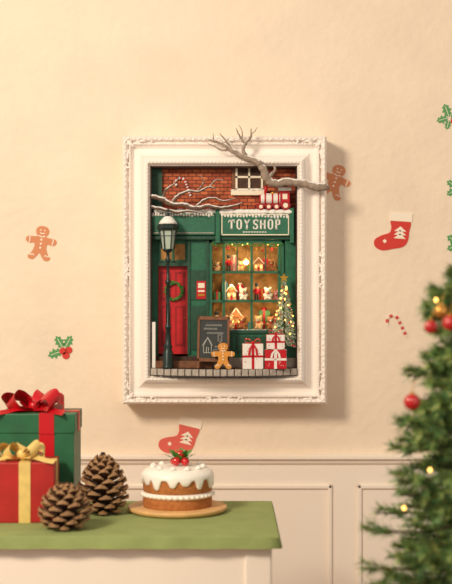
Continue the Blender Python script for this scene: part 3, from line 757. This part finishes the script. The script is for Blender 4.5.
n=144; dr=[(i*2*math.pi/15+random.uniform(-.08,.08),random.uniform(5,10)*k,random.uniform(.10,.15)) for i in range(15)]
vs=[];fs=[]
for i in range(n):
    th=i*2*math.pi/n; L=2.5*k
    for t0,hh,ww in dr:
        dd=abs((th-t0+math.pi)%(2*math.pi)-math.pi); L=max(L,2.5*k+hh*math.exp(-(dd/ww)**4))
    rows=[(.0,top+3*k),(Rr*.35,top+2.8*k),(Rr*.7,top+1.8*k),(Rr*.92,top-.5*k),(Rr*1.03,top-3.5*k),(Rr*1.06,top-6*k),(Rr*1.06,top-6*k-L*.5),(Rr*1.055,top-6*k-L*.85),(Rr*1.03,top-6*k-L),(Rr*.98,top-6*k-L)]
    for r,z in rows: vs.append(cc+Vector((r*math.cos(th),r*math.sin(th),z)))
m=10
for i in range(n):
    i2=(i+1)%n
    for j in range(m-1): fs.append((i*m+j,i2*m+j,i2*m+j+1,i*m+j+1))
ck.add(vs,fs,M_ice,True)
for i in range(11):
    th=i*2*math.pi/11; p=cc+Vector((Rr*.74*math.cos(th),Rr*.74*math.sin(th),top+1.2*k))
    ck.lathe([(.005,0),(.0055,.002),(.0035,.004),(.0001,.006)],p,M_ice,10)
def T3(l,w,ang,el,o):
    o=Vector(o); R=Matrix.Rotation(ang,3,'Z')@Matrix.Rotation(-el,3,'Y')
    return [o+R@Vector((u*l,v*w*2,abs(v)*l*.25)) for u,v in HLp]
tp=cc+Vector((.005,0,top+3*k))
for (a,el,l) in ((-2.8,.5,.034),(-.3,.55,.034),(-2.3,.9,.028),(-.8,1.0,.028),(2.7,.8,.032),(.4,.8,.032),(1.5,1.1,.028)):
    vsl=T3(l,l*.55,a,el,tp+Vector((0,0,.003))); ck.add(vsl,[tuple(range(len(vsl)))],M_leaf)
for dx,dy,dz,r in ((-.007,-.010,.0075,.0072),(.008,-.009,.007,.0072),(.001,.003,.010,.0075),(0.0,-.004,.019,.007),(-.012,.003,.006,.0055)):
    ck.sph(tp+Vector((dx,dy,dz)),r,M_berry)
ck.build()

# ---------------- big christmas tree ----------------
ct=MB('christmas_tree'); dT=1.7; tx=(511-226)/F*dT; tyy=-D+dT
ct.tube([(tx,tyy,.02),(tx,tyy,.6),(tx,tyy,1.23)],[.025,.018,.003],M_bark,10)
ct.lathe([(.09,0),(.11,.12),(.115,.125),(.115,.14),(.0001,.14)],(tx,tyy,0),M_dred,24)
def rad(z):
    if z>1.13: return max(.01,.1*(1.26-z)/.13)
    return min(.21,.10+.24*(1.13-z))
nb=640
random.seed(11)
for i in range(nb):
    z=.30+ (1.22-.30)*random.random()**.7; r=rad(z)*random.uniform(.72,1.1)
    th=random.uniform(0,6.283)
    if z<.7 and random.random()<.45: continue
    o=Vector((math.cos(th),math.sin(th),0)); a=Vector((tx,tyy,z+.03)); e=Vector((tx,tyy,z))+o*r+Vector((0,0,-.012+random.uniform(-.02,.02)))
    mid=a.lerp(e,.55)+Vector((0,0,-.018))
    pts=smoothc([a,mid,e],False,3)
    ct.tube(pts,[.003*(1-.75*j/(len(pts)-1)) for j in range(len(pts))],M_bark,5,False)
    side=Vector((-o.y,o.x,0))
    for j in range(2,len(pts)-1): needles(ct,pts[j],pts[j+1],34,.017,.0009,[M_n1,M_n1,M_n2,M_n3],.8)
    needles(ct,pts[-2],pts[-1],40,.016,.0009,[M_n1,M_n3,M_n3],.6)
    for s in (1,-1):
        for t in (.55,.8):
            b0=a.lerp(e,t)+Vector((0,0,-.012)); b1=b0+(o*.7+side*s*.8).normalized()*r*.33*(1.2-t*.6)+Vector((0,0,random.uniform(-.008,.01)))
            ct.tube([b0,b1],[.0015,.0006],M_bark,4,False)
            needles(ct,b0,b1,52,.016,.0009,[M_n1,M_n1,M_n2,M_n3],.75)
ct.build()
M_balr=mat('bauble_red','#b81c1e',.18,coat=.5); M_balg=mat('bauble_gold','#d69a4a',.25,metal=.7)
def bauble(px,py,d,rpx,m):
    g=MB('christmas_bauble'); c=P(px,py,-D+d); r=rpx*d/F
    g.sph(c,r,m,(1,1,1),24,16); g.lathe([(r*.25,r*.93),(r*.25,r*1.15),(.0001,r*1.2)],c,M_gold,12)
    g.tube([c+Vector((0,0,r*1.15)),c+Vector((.002,.0,r*1.9)),c+Vector((.006,.012,r*2.6))],.0006,M_gold,5); g.build()
bauble(412,402,1.60,8.5,M_balr); bauble(431,327,1.58,7,M_balr); bauble(441,311,1.56,7,M_balg); bauble(450,323,1.54,8,M_balr)
fl=MB('fairy_lights'); 
for px,py,dd in ((404,508,1.6),(436,300,1.6),(430,470,1.58)):
    fl.sph(P(px,py,-D+dd),.0022,M_fairy,(1,1,1.2),10,8)
fl.build()

# ---------------- light ----------------
def area(name,loc,tgt,size,e,col):
    l=bpy.data.lights.new(name,'AREA'); l.size=size; l.energy=e; l.color=col
    o=bpy.data.objects.new(name,l); o.location=loc; o.rotation_euler=(Vector(tgt)-Vector(loc)).to_track_quat('-Z','Y').to_euler(); bpy.context.scene.collection.objects.link(o)
area('warm_key_light',(-1.15,-2.0,2.05),(0,0,1.12),.45,44,(1,.86,.68))
area('soft_fill_light',(1.2,-2.4,1.6),(0,0,1.0),1.0,8,(1,.88,.74))
wd=bpy.data.worlds.new('world'); bpy.context.scene.world=wd; wd.use_nodes=True
bg=wd.node_tree.nodes['Background']; bg.inputs[0].default_value=(1,.88,.76,1); bg.inputs[1].default_value=.42
sc=bpy.context.scene
sc.view_settings.view_transform='Standard'
cam=bpy.data.cameras.new('camera'); co=bpy.data.objects.new('camera',cam); sc.collection.objects.link(co)
co.location=(0,-D,CZ); co.rotation_euler=(math.pi/2,0,0)
cam.sensor_fit='HORIZONTAL'; cam.sensor_width=36; cam.lens=F*36/452
cam.dof.use_dof=True; cam.dof.focus_distance=2.40; cam.dof.aperture_fstop=5.6
sc.camera=co
